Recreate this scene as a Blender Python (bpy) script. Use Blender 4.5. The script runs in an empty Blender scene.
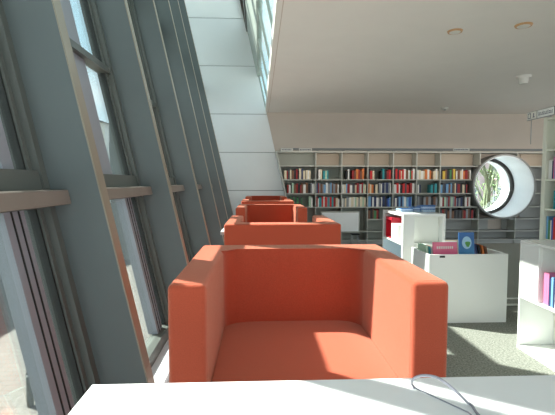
import bpy, bmesh, math, random
from mathutils import Vector, Matrix
random.seed(7)
R = math.radians
C = bpy.context.scene.collection
EYE = 1.34
F = 420.0
# ------------------------------------------------------------------ camera
cam_data = bpy.data.cameras.new('camera'); cam = bpy.data.objects.new('camera', cam_data); C.objects.link(cam)
cam.location = (0, 0, EYE)
cam.rotation_euler = (R(90 - 3.47), 0, R(-2.52))
cam_data.sensor_width = 36; cam_data.lens = 36 * F / 555; cam_data.clip_start = .05; cam_data.clip_end = 500
bpy.context.scene.camera = cam
RM = cam.rotation_euler.to_matrix()
def ray(px, py): return RM @ Vector(((px - 277.5) / F, -(py - 207.5) / F, -1))
def PY(px, py, Y):
    d = ray(px, py); t = Y / d.y; return Vector((d.x * t, Y, EYE + d.z * t))
def PZ(px, py, z):
    d = ray(px, py); t = (z - EYE) / d.z; return Vector((d.x * t, d.y * t, z))
# ------------------------------------------------------------------ materials
def srgb(r, g, b):
    f = lambda c: (c / 255) / 12.92 if c / 255 <= .04045 else ((c / 255 + .055) / 1.055) ** 2.4
    return (f(r), f(g), f(b), 1)
def mat(name, col, rough=.6, metal=0, noise=0, nscale=20, bump=0, bscale=200, spec=.5, coat=0, sheen=0):
    m = bpy.data.materials.new(name); m.use_nodes = True; nt = m.node_tree; N = nt.nodes; L = nt.links
    p = N['Principled BSDF']; p.inputs['Base Color'].default_value = col
    p.inputs['Roughness'].default_value = rough; p.inputs['Metallic'].default_value = metal
    p.inputs['Specular IOR Level'].default_value = spec
    if coat: p.inputs['Coat Weight'].default_value = coat; p.inputs['Coat Roughness'].default_value = .08
    if sheen: p.inputs['Sheen Weight'].default_value = sheen; p.inputs['Sheen Tint'].default_value = (1, .74, .55, 1)
    tc = N.new('ShaderNodeTexCoord')
    if noise:
        n = N.new('ShaderNodeTexNoise'); n.inputs['Scale'].default_value = nscale; n.inputs['Detail'].default_value = 4
        L.new(tc.outputs['Object'], n.inputs['Vector'])
        r = N.new('ShaderNodeMix'); r.data_type = 'RGBA'
        r.inputs[6].default_value = tuple(c * (1 - noise) for c in col[:3]) + (1,)
        r.inputs[7].default_value = tuple(min(1, c * (1 + noise)) for c in col[:3]) + (1,)
        mr = N.new('ShaderNodeMapRange'); mr.inputs[1].default_value = .3; mr.inputs[2].default_value = .7
        L.new(n.outputs['Fac'], mr.inputs[0]); L.new(mr.outputs[0], r.inputs[0]); L.new(r.outputs[2], p.inputs['Base Color'])
    if bump:
        n2 = N.new('ShaderNodeTexNoise'); n2.inputs['Scale'].default_value = bscale; L.new(tc.outputs['Object'], n2.inputs['Vector'])
        b = N.new('ShaderNodeBump'); b.inputs['Strength'].default_value = bump; b.inputs['Distance'].default_value = .004
        L.new(n2.outputs['Fac'], b.inputs['Height']); L.new(b.outputs[0], p.inputs['Normal'])
    return m
def glass_mat(name, tint, refl=.05, rough=.0):
    m = bpy.data.materials.new(name); m.use_nodes = True; nt = m.node_tree; N = nt.nodes; L = nt.links
    N.remove(N['Principled BSDF']); out = N['Material Output']
    t = N.new('ShaderNodeBsdfTransparent'); t.inputs[0].default_value = tint
    g = N.new('ShaderNodeBsdfGlossy'); g.inputs['Roughness'].default_value = rough; g.inputs[0].default_value = (1, 1, 1, 1)
    fr = N.new('ShaderNodeLayerWeight'); fr.inputs[0].default_value = .25
    mu = N.new('ShaderNodeMath'); mu.operation = 'MULTIPLY_ADD'; mu.inputs[1].default_value = .45; mu.inputs[2].default_value = refl
    mx = N.new('ShaderNodeMixShader'); L.new(fr.outputs['Fresnel'], mu.inputs[0]); L.new(mu.outputs[0], mx.inputs[0])
    L.new(t.outputs[0], mx.inputs[1]); L.new(g.outputs[0], mx.inputs[2]); L.new(mx.outputs[0], out.inputs[0])
    return m
def brick_mat(name, c1, c2, mortar, w, h, msize, rough=.8, rot=0):
    m = bpy.data.materials.new(name); m.use_nodes = True; nt = m.node_tree; N = nt.nodes; L = nt.links
    p = N['Principled BSDF']; p.inputs['Roughness'].default_value = rough
    tc = N.new('ShaderNodeTexCoord'); mp = N.new('ShaderNodeMapping'); mp.inputs['Rotation'].default_value = (0, 0, rot)
    b = N.new('ShaderNodeTexBrick'); b.inputs['Color1'].default_value = c1; b.inputs['Color2'].default_value = c2
    b.inputs['Mortar'].default_value = mortar; b.inputs['Scale'].default_value = 1
    b.inputs['Brick Width'].default_value = w; b.inputs['Row Height'].default_value = h; b.inputs['Mortar Size'].default_value = msize
    L.new(tc.outputs['Object'], mp.inputs[0]); L.new(mp.outputs[0], b.inputs['Vector']); L.new(b.outputs['Color'], p.inputs['Base Color'])
    return m
M = {}
M['orange'] = mat('orange_fabric', (.47, .078, .038, 1), .9, noise=.08, nscale=260, bump=.5, bscale=500, spec=.15, sheen=.5)
M['seam'] = mat('orange_seam', (.50, .12, .06, 1), .9)
M['fin'] = mat('grey_painted_steel', srgb(96, 104, 104), .45, noise=.05, nscale=3)
M['edge'] = mat('warm_lit_fin_edge', srgb(150, 140, 124), .35, metal=.3)  # fin edge coloured paler and warmer for the light falling on it
M['frame'] = mat('dark_window_frame', srgb(92, 96, 92), .4)
M['gasket'] = mat('black_gasket', srgb(30, 34, 32), .6)
M['rail'] = mat('brown_grey_rail', srgb(124, 114, 106), .4, noise=.06, nscale=8)
M['sash_refl'] = mat('lilac_grey_sash_reflection', srgb(146, 148, 156), .35)
M['glass'] = glass_mat('window_glass', (.90, .95, .94, 1), .05)
M['sky_glass'] = glass_mat('clerestory_glass', (.92, .98, .97, 1), .03)
M['panel'] = mat('white_wall_panel', srgb(242, 245, 245), .4, noise=.015, nscale=2)
M['joint'] = mat('panel_joint', srgb(120, 124, 124), .7)
M['clad'] = mat('pale_cladding', srgb(160, 168, 160), .5)
M['bronze'] = mat('bronze_frame', srgb(62, 52, 44), .4)
M['ceil'] = mat('ceiling_plaster', srgb(244, 240, 234), .85, noise=.01, nscale=4)
M['wall'] = mat('warm_grey_wall', srgb(212, 200, 188), .8, noise=.02, nscale=3)
M['white'] = mat('white_lacquer', srgb(240, 241, 238), .25, coat=.3)
M['whitem'] = mat('white_matt_board', srgb(236, 238, 232), .5)
M['tabletop'] = mat('white_laminate', srgb(240, 241, 243), .35)
M['tedge'] = mat('grey_table_edge', srgb(170, 172, 174), .5)
M['shelf'] = mat('grey_shelf_metal', srgb(176, 178, 170), .5)
M['back'] = mat('shelf_back_grey', srgb(168, 172, 162), .7)
M['backb'] = mat('shelf_back_beige', srgb(196, 182, 164), .7)
M['backg'] = mat('shelf_back_dark', srgb(172, 173, 170), .7)
M['metal'] = mat('brushed_metal', srgb(170, 172, 174), .3, metal=.9)
M['ring'] = mat('grey_ring', srgb(128, 130, 128), .4)
M['dark'] = mat('dark_ring', srgb(62, 60, 58), .5)
M['tube'] = mat('white_reveal', srgb(236, 240, 244), .5)
M['pages'] = mat('book_pages', srgb(226, 220, 204), .8)
M['cable'] = mat('grey_cable', srgb(150, 148, 160), .4)
M['sill'] = mat('pale_sill', srgb(214, 214, 220), .4)
M['podium'] = mat('pale_podium', srgb(206, 206, 210), .6, noise=.02, nscale=10)
M['brass'] = mat('brass_ring', srgb(196, 152, 104), .4)
M['plastic'] = mat('white_plastic', srgb(226, 224, 216), .5)
M['ink'] = mat('blue_grey_ink', srgb(70, 78, 100), .7)
# carpet
def carpet():
    m = bpy.data.materials.new('speckled_carpet'); m.use_nodes = True; nt = m.node_tree; N = nt.nodes; L = nt.links
    p = N['Principled BSDF']; p.inputs['Roughness'].default_value = .95; p.inputs['Specular IOR Level'].default_value = .1
    tc = N.new('ShaderNodeTexCoord'); n = N.new('ShaderNodeTexNoise'); n.inputs['Scale'].default_value = 70; n.inputs['Detail'].default_value = 5; n.inputs['Roughness'].default_value = .75
    cr = N.new('ShaderNodeValToRGB'); cr.color_ramp.elements[0].position = .36; cr.color_ramp.elements[0].color = srgb(100, 102, 94)
    cr.color_ramp.elements[1].position = .64; cr.color_ramp.elements[1].color = srgb(168, 169, 160)
    L.new(tc.outputs['Object'], n.inputs[0]); L.new(n.outputs['Fac'], cr.inputs[0]); L.new(cr.outputs[0], p.inputs['Base Color'])
    b = N.new('ShaderNodeBump'); b.inputs['Strength'].default_value = .6; b.inputs['Distance'].default_value = .01; L.new(n.outputs['Fac'], b.inputs['Height']); L.new(b.outputs[0], p.inputs['Normal'])
    return m
M['carpet'] = carpet()
# ------------------------------------------------------------------ mesh helpers
def add_box(bm, x0, x1, y0, y1, z0, z1, mi=0):
    vs = [bm.verts.new(p) for p in ((x0,y0,z0),(x1,y0,z0),(x1,y1,z0),(x0,y1,z0),(x0,y0,z1),(x1,y0,z1),(x1,y1,z1),(x0,y1,z1))]
    fs = [bm.faces.new([vs[i] for i in q]) for q in ((3,2,1,0),(4,5,6,7),(0,1,5,4),(1,2,6,5),(2,3,7,6),(3,0,4,7))]
    for f in fs: f.material_index = mi
    return vs, fs
def add_lean(bm, x0, x1, y0, y1, z0, z1, lean, mi=0):
    """box whose x is given at eye height and that leans to -x with height"""
    vs, fs = add_box(bm, x0, x1, y0, y1, z0, z1, mi)
    for v in vs: v.co.x -= lean * (v.co.z - EYE)
    return vs, fs
def add_tube(bm, pts, r, seg=8, mi=0):
    rings = []
    pts = [Vector(p) for p in pts]
    for i, p in enumerate(pts):
        d = (pts[min(i+1, len(pts)-1)] - pts[max(i-1, 0)]).normalized()
        a = d.cross(Vector((0, 0, 1)))
        if a.length < .05: a = d.cross(Vector((1, 0, 0)))
        a.normalize(); b = d.cross(a)
        rr = r[i] if isinstance(r, (list, tuple)) else r
        rings.append([bm.verts.new(p + (a * math.cos(t) + b * math.sin(t)) * rr) for t in [2*math.pi*k/seg for k in range(seg)]])
    for i in range(len(rings)-1):
        for k in range(seg):
            f = bm.faces.new((rings[i][k], rings[i][(k+1) % seg], rings[i+1][(k+1) % seg], rings[i+1][k])); f.material_index = mi; f.smooth = True
    for rg, rev in ((rings[0], False), (rings[-1], True)):
        f = bm.faces.new(rg if rev else rg[::-1]); f.material_index = mi
def bevel(bm, w, seg=2):
    bmesh.ops.bevel(bm, geom=bm.edges[:], offset=w, segments=seg, profile=.5, affect='EDGES')
def obj(name, bm, m, parent=None, smooth=False, loc=None):
    bmesh.ops.recalc_face_normals(bm, faces=bm.faces[:])
    me = bpy.data.meshes.new(name); bm.to_mesh(me); bm.free()
    for x in (m if isinstance(m, (list, tuple)) else [m]): me.materials.append(M[x] if isinstance(x, str) else x)
    o = bpy.data.objects.new(name, me); C.objects.link(o)
    if parent: o.parent = parent
    if loc: o.location = loc
    if smooth:
        for p in me.polygons: p.use_smooth = True
        try:
            me.set_sharp_from_angle(angle=R(35))
        except Exception: pass
    return o
def box(name, x0, x1, y0, y1, z0, z1, m, parent=None, bw=0, seg=2):
    bm = bmesh.new(); add_box(bm, x0, x1, y0, y1, z0, z1)
    if bw: bevel(bm, bw, seg)
    return obj(name, bm, m, parent, smooth=bool(bw))
def tag(o, label=None, cat=None, group=None, kind=None):
    if label: o['label'] = label
    if cat: o['category'] = cat
    if group: o['group'] = group
    if kind: o['kind'] = kind
    return o
def empty(name, loc=(0, 0, 0), rz=0, parent=None):
    o = bpy.data.objects.new(name, None); o.empty_display_size = .1; C.objects.link(o); o.location = loc; o.rotation_euler = (0, 0, rz)
    if parent: o.parent = parent
    return o
def copy_tree(o, parent=None):
    c = o.copy(); C.objects.link(c)
    if parent: c.parent = parent
    for ch in list(o.children): copy_tree(ch, c)
    return c
def struct(o): o['kind'] = 'structure'; return o
# ------------------------------------------------------------------ the room
CEIL = 2.85; WALLY = 9.22; POD = .25; LEAN = .22; XR = 9.0; YB = -3.0; TOP = 7.3
FINX = -.65; FR = -.84; GL = -.90
struct(box('floor', -.62, XR, YB, WALLY + .2, -.35, 0, 'carpet'))
struct(box('trim_1', -.66, .62, YB, 8.98, 0, POD, 'podium'))                 # raised podium along the glass
# ceiling slab with its fascia on the leaning plane
def lx(z): return .165 - .22 * (z - CEIL)        # inner leaning plane above and below the ceiling edge
bm = bmesh.new(); vs, _ = add_box(bm, 0, XR, YB, WALLY + .2, CEIL, CEIL + .05)
for v in vs:
    if v.co.x < 1: v.co.x = lx(v.co.z) - .015
struct(obj('ceiling', bm, 'ceil'))
# brown shadow joint near the ceiling edge
struct(box('trim_2', .205, .212, YB, WALLY, CEIL - .004, CEIL, 'wall'))
# end wall of white panels behind the glass bay
seams = [PY(240, y, WALLY - .02).z for y in (190.5, 152.3, 114, 66, 18.5)]
step = seams[4] - seams[3]
zs = [0, seams[0] - (seams[1] - seams[0]) + .0] + seams + [seams[4] + step, seams[4] + 2 * step, TOP + .4]
bm = bmesh.new()
vs, _ = add_box(bm, -3.2, 1.2, WALLY, WALLY + .15, -.35, TOP + .4, 1)
for v in vs:
    if v.co.x > 0: v.co.x = lx(v.co.z)
def gx(z): return GL - .06 - LEAN * (z - EYE)
for a, b in zip(zs[:-1], zs[1:]):
    a += .006; b -= .006
    vs, _ = add_box(bm, 0, 1, WALLY - .02, WALLY + .01, a, b, 0)
    for v in vs: v.co.x = gx(v.co.z) if v.co.x < .5 else lx(v.co.z)
struct(obj('wall_end', bm, ['panel', 'joint']))
# back wall with a round hole for the porthole window
PORT = PY(504.3, 186.6, 8.86); PR = .0
e1 = PY(472.2, 186.6, 8.86); e2 = PY(536.2, 186.6, 8.86); PR = (e2.x - e1.x) / 2 * .985; PX = (e1.x + e2.x) / 2; PZc = PORT.z
def wall_hole(x0, x1, z0, z1, y0, y1, cx, cz, r, n=64):
    bm = bmesh.new()
    for y in (y0, y1):
        inner = []; outer = []
        for k in range(n):
            t = 2*math.pi*(k+.5)/n; c, s = math.cos(t), math.sin(t)
            inner.append(bm.verts.new((cx + r*c, y, cz + r*s)))
            q = min(abs((r+.12)/c) if abs(c) > 1e-6 else 1e9, abs((r+.12)/s) if abs(s) > 1e-6 else 1e9)
            outer.append(bm.verts.new((cx + q*c, y, cz + q*s)))
        for k in range(n):
            bm.faces.new((inner[k], inner[(k+1) % n], outer[(k+1) % n], outer[k]))
    S = r + .12
    # corners are cut by the polygon ring, so lap them with four slabs
    add_box(bm, x0, cx - S*.97, y0 + .0004, y1, z0, z1); add_box(bm, cx + S*.97, x1, y0 + .0004, y1, z0, z1)
    add_box(bm, cx - S*.97, cx + S*.97, y0 + .0004, y1, z0, cz - S*.97); add_box(bm, cx - S*.97, cx + S*.97, y0 + .0004, y1, cz + S*.97, z1)
    return bm
bm = wall_hole(.15, XR, -.35, CEIL, WALLY, WALLY + .15, PX, PZc, PR - .03)
for v in bm.verts:
    if v.co.x < .2: v.co.x = lx(v.co.z) + .0
struct(obj('wall_back', bm, 'wall'))
# leaning inner plane above the ceiling edge: glass band, cladding, bronze framed window band
def lean_in(bm, z0, z1, y0, y1, t0=-.02, t1=.02, mi=0):
    vs, _ = add_box(bm, t0, t1, y0, y1, z0, z1, mi)
    for v in vs: v.co.x += lx(v.co.z)
zA, zB, zC = CEIL + .05, EYE + 2.26, EYE + 3.2
w = struct(empty('window_20', (0, 0, 0)))
bm = bmesh.new(); lean_in(bm, zA, zB, YB, WALLY - .02, .0, .006); obj('glass', bm, 'sky_glass', w)
bm = bmesh.new()
for k in range(11): lean_in(bm, zA, zB, -2.6 + 1.17*k, -2.6 + 1.17*k + .03, -.015, .015)
obj('mullions', bm, 'clad', w)
bm = bmesh.new(); lean_in(bm, zB, zC, YB, WALLY - .02, -.03, .05); struct(obj('wall_upper', bm, 'clad'))
w = struct(empty('window_21', (0, 0, 0)))
bm = bmesh.new(); lean_in(bm, zC + .1, TOP, YB, WALLY - .02, 0, .006); obj('glass', bm, 'sky_glass', w)
bm = bmesh.new(); lean_in(bm, zC, zC + .12, YB, WALLY - .02, -.05, .05)
for k in range(6): lean_in(bm, zC, TOP, -2.4 + 2.3*k, -2.4 + 2.3*k + .12, -.05, .05)
obj('window_frame', bm, 'bronze', w)
bm = bmesh.new(); add_box(bm, -2.5, .3, YB, WALLY, TOP, TOP + .1); struct(obj('roof', bm, 'clad'))
# ------------------------------------------------------------------ leaning glass facade
PITCH = 1.29; fins = [1.73 - PITCH + PITCH * k for k in range(-3, 8)]
fins = [y for y in fins if y > YB and y < WALLY - .1]
for i, y in enumerate(fins):
    bm = bmesh.new(); add_lean(bm, FR - .10, FINX, y - .01, y + .06, POD - .02, TOP, LEAN, 0)
    add_lean(bm, FINX, FINX + .006, y - .012, y + .062, POD - .02, TOP, LEAN, 1)
    struct(obj('trim_%d' % (i + 3), bm, ['fin', 'edge']))
ZR1, ZR0 = EYE - .03, EYE - .088           # guard rail
ZW0, ZT, ZT2 = POD + .09, EYE + .735, EYE + 1.8
ys = fins + [WALLY + .05]; ys = [fins[0] - PITCH] + ys
n = 0
for a, b in zip(ys[:-1], ys[1:]):
    if b < YB: continue
    n += 1
    w = struct(empty('window_%d' % n))
    y0, y1 = a + .06, min(b - .01, WALLY - .02)
    if y1 - y0 < .3: continue
    bm = bmesh.new(); add_lean(bm, GL, GL + .01, y0, y1, POD, TOP, LEAN); obj('glass', bm, 'glass', w)
    bm = bmesh.new()
    for (u0, u1) in ((y0, y0 + .04), (y1 - .04, y1)): add_lean(bm, GL - .04, FR, u0, u1, POD, TOP, LEAN)
    for (u0, u1) in ((y0 + .04, y0 + .065), (y1 - .065, y1 - .04)): add_lean(bm, GL - .03, GL + .03, u0, u1, POD, TOP, LEAN)
    for (z0, z1) in ((POD, ZW0), (EYE - .10, EYE + .045), (ZT2, ZT2 + .27)) + (((ZT, ZT + .045),) if b > 2 else ()): add_lean(bm, GL - .03, FR - .01, y0 + .04, y1 - .04, z0, z1, LEAN)
    obj('window_frame', bm, 'frame', w)
    bm = bmesh.new()
    for (u0, u1) in ((y0 + .065, y0 + .075), (y1 - .075, y1 - .065)): add_lean(bm, GL - .01, GL + .02, u0, u1, ZW0, TOP, LEAN)
    obj('gasket', bm, 'gasket', w)
    bm = bmesh.new()
    add_lean(bm, GL - .05, GL + .012, y1 - .265, y1 - .14, ZW0, ZR0 - .01, LEAN); add_lean(bm, GL - .05, GL + .012, y1 - (.56 if b > 2 else .20), y1 - (.38 if b > 2 else .13), ZR1 + .07, ZT2, LEAN)  # lower stile; in farther bays the upper strip paints the fin's reflection in glass
    obj('stile_and_reflection', bm, 'sash_refl', w)
    bm = bmesh.new()
    for u in (y1 - .225, y1 - .18): add_lean(bm, GL + .012, GL + .016, u, u + .006, ZW0, ZR0 - .01, LEAN)
    obj('stile_groove', bm, 'gasket', w)
    bm = bmesh.new(); add_lean(bm, FR - .04, FINX - .12, y0, y1, ZR0, ZR1, LEAN); bevel(bm, .004, 1); obj('guard_rail', bm, 'rail', w)
# sill on the podium along the glass
bm = bmesh.new(); add_lean(bm, GL - .02, GL + .16, YB, WALLY - .02, POD - .3, POD + .03, LEAN); struct(obj('trim_30', bm, 'sill'))
# ------------------------------------------------------------------ armchairs
def rbox(name, x0, x1, y0, y1, z0, z1, m, parent, bw=.02, seg=4, crown=0):
    bm = bmesh.new(); add_box(bm, x0, x1, y0, y1, z0, z1); bevel(bm, bw, seg)
    return obj(name, bm, m, parent, smooth=True)
W2, DEP, HT, AT, BT, SH = .402, .75, EYE - .286 - POD, .107, .125, .485
def make_chair(name):
    t = empty(name)
    # front faces -y, depth from y=0 (front) to y=DEP
    # backrest with soft rounded inner corners that run into the arms
    bm = bmesh.new()
    ri = .05
    prof = [(-W2, DEP), (W2, DEP), (W2, DEP - BT - ri)]
    iw = W2 - AT
    prof += [(iw, DEP - BT - ri)]
    prof += [(iw - ri + ri*math.cos(q), DEP - BT - ri + ri*math.sin(q)) for q in [R(a) for a in (18, 36, 54, 72, 90)]]
    prof += [(-iw + ri - ri*math.sin(q), DEP - BT - ri + ri*math.cos(q)) for q in [R(a) for a in (0, 18, 36, 54, 72)]]
    prof += [(-iw, DEP - BT - ri), (-W2, DEP - BT - ri)]
    lo = [bm.verts.new((x, y, .13)) for x, y in prof]; hi = [bm.verts.new((x, y, HT)) for x, y in prof]
    bm.faces.new(lo[::-1]); top = bm.faces.new(hi)
    k = len(prof)
    for i in range(k): bm.faces.new((lo[i], lo[(i+1) % k], hi[(i+1) % k], hi[i]))
    ends = {2, 3, k-2, k-1}
    te = [e for e in bm.edges if e.verts[0].co.z > HT - .001 and e.verts[1].co.z > HT - .001
          and not (abs(e.verts[0].co.y - (DEP-BT-ri)) < 1e-4 and abs(e.verts[1].co.y - (DEP-BT-ri)) < 1e-4)]
    ve = [e for e in bm.edges if abs(e.verts[0].co.z - e.verts[1].co.z) > .1 and e.verts[0].co.y > DEP - .001]
    bmesh.ops.bevel(bm, geom=te + ve, offset=.015, segments=4, profile=.5, affect='EDGES')
    obj('backrest', bm, 'orange', t, smooth=True)
    for s in (-1, 1):
        bm = bmesh.new()
        x0, x1 = (iw, W2) if s > 0 else (-W2, -iw)
        vs, fs = add_box(bm, x0, x1, 0, DEP - BT - ri, .13, HT)
        be = [e for e in bm.edges if not (e.verts[0].co.y > .1 and e.verts[1].co.y > .1)]
        bmesh.ops.bevel(bm, geom=be, offset=.015, segments=4, profile=.5, affect='EDGES')
        a = obj('armrest', bm, 'orange', t, smooth=True)
        bm = bmesh.new()     # stitched seam round the front of the arm
        q = .012; zz = [(x0+q, .15), (x0+q, HT-.014), (x0+.02, HT-.003), (x1-.02, HT-.003), (x1-q, HT-.014), (x1-q, .15)]
        zz = [(x0+.0005, .15), (x0+.0005, HT-.016), (x0+.016, HT-.0005), (x1-.016, HT-.0005), (x1-.0005, HT-.016), (x1-.0005, .15)]
        add_tube(bm, [(x, .017, z) for x, z in zz], .0016, 6); obj('seam', bm, 'seam', a, smooth=True)
    # seat cushion, slightly crowned
    bm = bmesh.new()
    nx, ny = 12, 12; x0, x1, y0, y1 = -iw + .002, iw - .002, -.0, DEP - BT + .0
    grid = [[None]*(ny+1) for _ in range(nx+1)]
    for i in range(nx+1):
        for j in range(ny+1):
            u, v = i/nx, j/ny; e = min(u, 1-u, v*1.1)*2
            z = SH + .014*(1 - (1-min(1, e*2.2))**2) - .012
            grid[i][j] = bm.verts.new((x0+(x1-x0)*u, y0+(y1-y0)*v + (.01 if j == 0 else 0), z))
    for i in range(nx):
        for j in range(ny): bm.faces.new((grid[i][j], grid[i+1][j], grid[i+1][j+1], grid[i][j+1]))
    bnd = [e for e in bm.edges if e.is_boundary]
    ret = bmesh.ops.extrude_edge_only(bm, edges=bnd)
    for v in [g for g in ret['geom'] if isinstance(g, bmesh.types.BMVert)]: v.co.z = .15
    obj('seat', bm, 'orange', t, smooth=True)
    for sx in (-1, 1):
        for y in (.06, DEP - .06):
            bm = bmesh.new(); add_tube(bm, [(sx*.33, y, .0), (sx*.33, y, .14)], [.017, .022], 12); obj('leg', bm, 'metal', t, smooth=True)
    return t
G = 'orange cube armchairs in a line along the windows'
def P_chair(o, x, yfront, away, label):
    if away: o.location = (x, yfront + 0, POD); o.rotation_euler = (0, 0, math.pi); o.location.y = yfront + DEP
    else: o.location = (x, yfront, POD); o.rotation_euler = (0, 0, 0)
    tag(o, label, 'armchair', G)
ch = make_chair('armchair')
spots = [(.145, 1.165, False, 'large orange fabric cube armchair facing the foreground table, sun on its right arm'),
         (.163, 2.85, True, 'orange cube armchair turned away, its plain back right behind the nearest armchair'),
         (.141, 4.69, False, 'orange armchair facing us in the middle of the line, beyond the turned-away one'),
         (.131, 6.34, True, 'orange armchair turned away, second farthest of the line, seen as a thin strip'),
         (.139, 8.08, False, 'farthest orange armchair, facing us right before the white panel wall')]
chairs = [ch] + [copy_tree(ch) for _ in spots[1:]]
for o, s in zip(chairs, spots): P_chair(o, *s)
# ------------------------------------------------------------------ tables
TZ = EYE - .43
def make_table(name, y0, y1, x0, x1, label):
    t = empty(name, ((x0+x1)/2, (y0+y1)/2, POD)); cx, cy = (x0+x1)/2, (y0+y1)/2
    h = TZ - POD
    bm = bmesh.new(); vs, fs = add_box(bm, x0-cx, x1-cx, y0-cy, y1-cy, h - .003, h)
    obj('tabletop', bm, 'tabletop', t)
    bm = bmesh.new(); add_box(bm, x0-cx-.001, x1-cx+.001, y0-cy-.001, y1-cy+.001, h - .028, h - .003); obj('table_edge', bm, 'tedge', t)
    for sx in (x0-cx+.05, x1-cx-.05):
        for sy in (y0-cy+.05, y1-cy-.05):
            bm = bmesh.new(); add_tube(bm, [(sx, sy, 0), (sx, sy, h - .03)], .016, 12); obj('leg', bm, 'metal', t, smooth=True)
    return tag(t, label, 'table', 'white tables between the armchairs')
make_table('desk_table', -.15, .885, -.355, 1.35, 'white laminate table in the foreground with a cable lying on it')
make_table('desk_table', 3.64, 4.24, -.335, .6, 'white table beyond the turned-away second armchair, only its left corner showing')
make_table('desk_table', 7.12, 7.98, -.335, .6, 'white table between the two farthest armchairs')
# cable loop on the near table
bm = bmesh.new()
def T(px, py, up=0):
    p = PZ(px, py, TZ); return p + Vector((0, 0, up))
pts = []
ctrl = [T(414, 389), T(411.5, 386, .004), PY(414, 378.5, .77), PY(424, 375.5, .75), PY(438, 378, .73), PY(452, 388, .71), T(468, 405, .004), T(478, 416, .003), T(498, 438, .003)]
for i in range(len(ctrl)-1):
    p0, p1, p2, p3 = ctrl[max(i-1, 0)], ctrl[i], ctrl[i+1], ctrl[min(i+2, len(ctrl)-1)]
    for k in range(6):
        t = k/6; pts.append(.5*((2*p1) + (p2-p0)*t + (2*p0-5*p1+4*p2-p3)*t*t + (3*p1-p0-3*p2+p3)*t**3))
pts.append(ctrl[-1])
pts = [Vector((p.x, p.y, max(p.z, TZ + .0026))) for p in pts]
add_tube(bm, pts, .0026, 8)
ctrl = [T(414, 388), T(440, 400), T(468, 413), T(492, 434)]
add_tube(bm, [p + Vector((0, 0, .0015)) for p in ctrl], .0013, 6)
tag(obj('power_cable', bm, 'cable', smooth=True), 'thin light grey cable looping on the edge of the foreground table', 'cable')
# ------------------------------------------------------------------ books
cols = {}
def bookmat(name, rgb):
    if name not in cols: cols[name] = mat('cover_' + name.replace(' ', '_'), srgb(*rgb), .55)
    return cols[name]
PAL = {'dark red': (150, 34, 36), 'red': (206, 44, 44), 'black': (34, 34, 38), 'navy blue': (40, 52, 92), 'teal': (50, 150, 158), 'light blue': (120, 170, 210),
       'white': (232, 230, 224), 'cream': (222, 208, 178), 'grey': (140, 144, 148), 'green': (70, 130, 84), 'yellow': (222, 188, 74), 'orange': (214, 120, 60),
       'brown': (120, 82, 60), 'pink': (216, 120, 160), 'purple': (120, 84, 150), 'pale green': (176, 206, 180), 'blue': (52, 96, 176), 'dark grey': (74, 76, 80)}
def book_mesh():
    bm = bmesh.new()     # unit book, spine towards -y, x thickness, z height; origin bottom front centre
    add_box(bm, -.5, -.42, .0, 1, 0, 1, 0); add_box(bm, .42, .5, .0, 1, 0, 1, 0); add_box(bm, -.5, .5, -.04, .02, 0, 1, 0)
    add_box(bm, -.42, .42, .02, .96, .03, .97, 1)
    bmesh.ops.recalc_face_normals(bm, faces=bm.faces[:])
    me = bpy.data.meshes.new('book'); bm.to_mesh(me); bm.free(); me.materials.append(M['pages']); me.materials.append(M['pages']); return me
BOOK = book_mesh()
def add_book(loc, th, ht, dp, col, label, group, rz=0, tilt=0, parent=None):
    o = bpy.data.objects.new('book', BOOK); C.objects.link(o); o.scale = (th, dp, ht); o.location = Vector(loc) + Vector((0, 0, .0012 + abs(math.sin(tilt))*th/2)); o.rotation_euler = (0, tilt, rz)
    o.material_slots[0].link = 'OBJECT'; o.material_slots[0].material = bookmat(col, PAL[col])
    return tag(o, label, 'book', group)
ORD = ['first','second','third','fourth','fifth','sixth','seventh','eighth','ninth','tenth','eleventh','twelfth','thirteenth','fourteenth','fifteenth','sixteenth',
       'seventeenth','eighteenth','nineteenth','twentieth','twenty-first','twenty-second','twenty-third','twenty-fourth','twenty-fifth','twenty-sixth','twenty-seventh','twenty-eighth',
       'twenty-ninth','thirtieth','thirty-first','thirty-second','thirty-third','thirty-fourth','thirty-fifth','thirty-sixth','thirty-seventh','thirty-eighth']
# ------------------------------------------------------------------ the wall of shelves
SY = 8.90                                       # shelf front
SB = WALLY - .03                                # shelf back panel face
Hh = lambda y: PY(380, y, SY).z
topz = Hh(151.3)
rows = [Hh(165.6), Hh(179.3), Hh(193.2), Hh(206.8), Hh(219), Hh(231.2), Hh(240)]
bays_px = [277.5, 315.4, 341.3, 367.4, 392.7, 416, 439.6, 479, 516, 553, 590]
bx = [PY(p, 190, SY).x for p in bays_px]
names = ['leftmost', 'second', 'third', 'fourth', 'fifth', 'sixth', 'seventh', 'eighth', 'ninth', 'tenth']
CR = PR + .015
def spans(x0, x1, z0, z1):
    """x ranges left of and right of the porthole tube"""
    dz = 0 if z0 <= PZc <= z1 else min(abs(z0-PZc), abs(z1-PZc))
    if dz >= CR: return [(x0, x1)]
    h = math.sqrt(CR*CR - dz*dz); r = []
    if x0 < PX - h: r.append((x0, min(x1, PX - h)))
    if x1 > PX + h: r.append((max(x0, PX + h), x1))
    return [q for q in r if q[1] - q[0] > .01]
def bay_left(z): return lx(z) + .03
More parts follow.
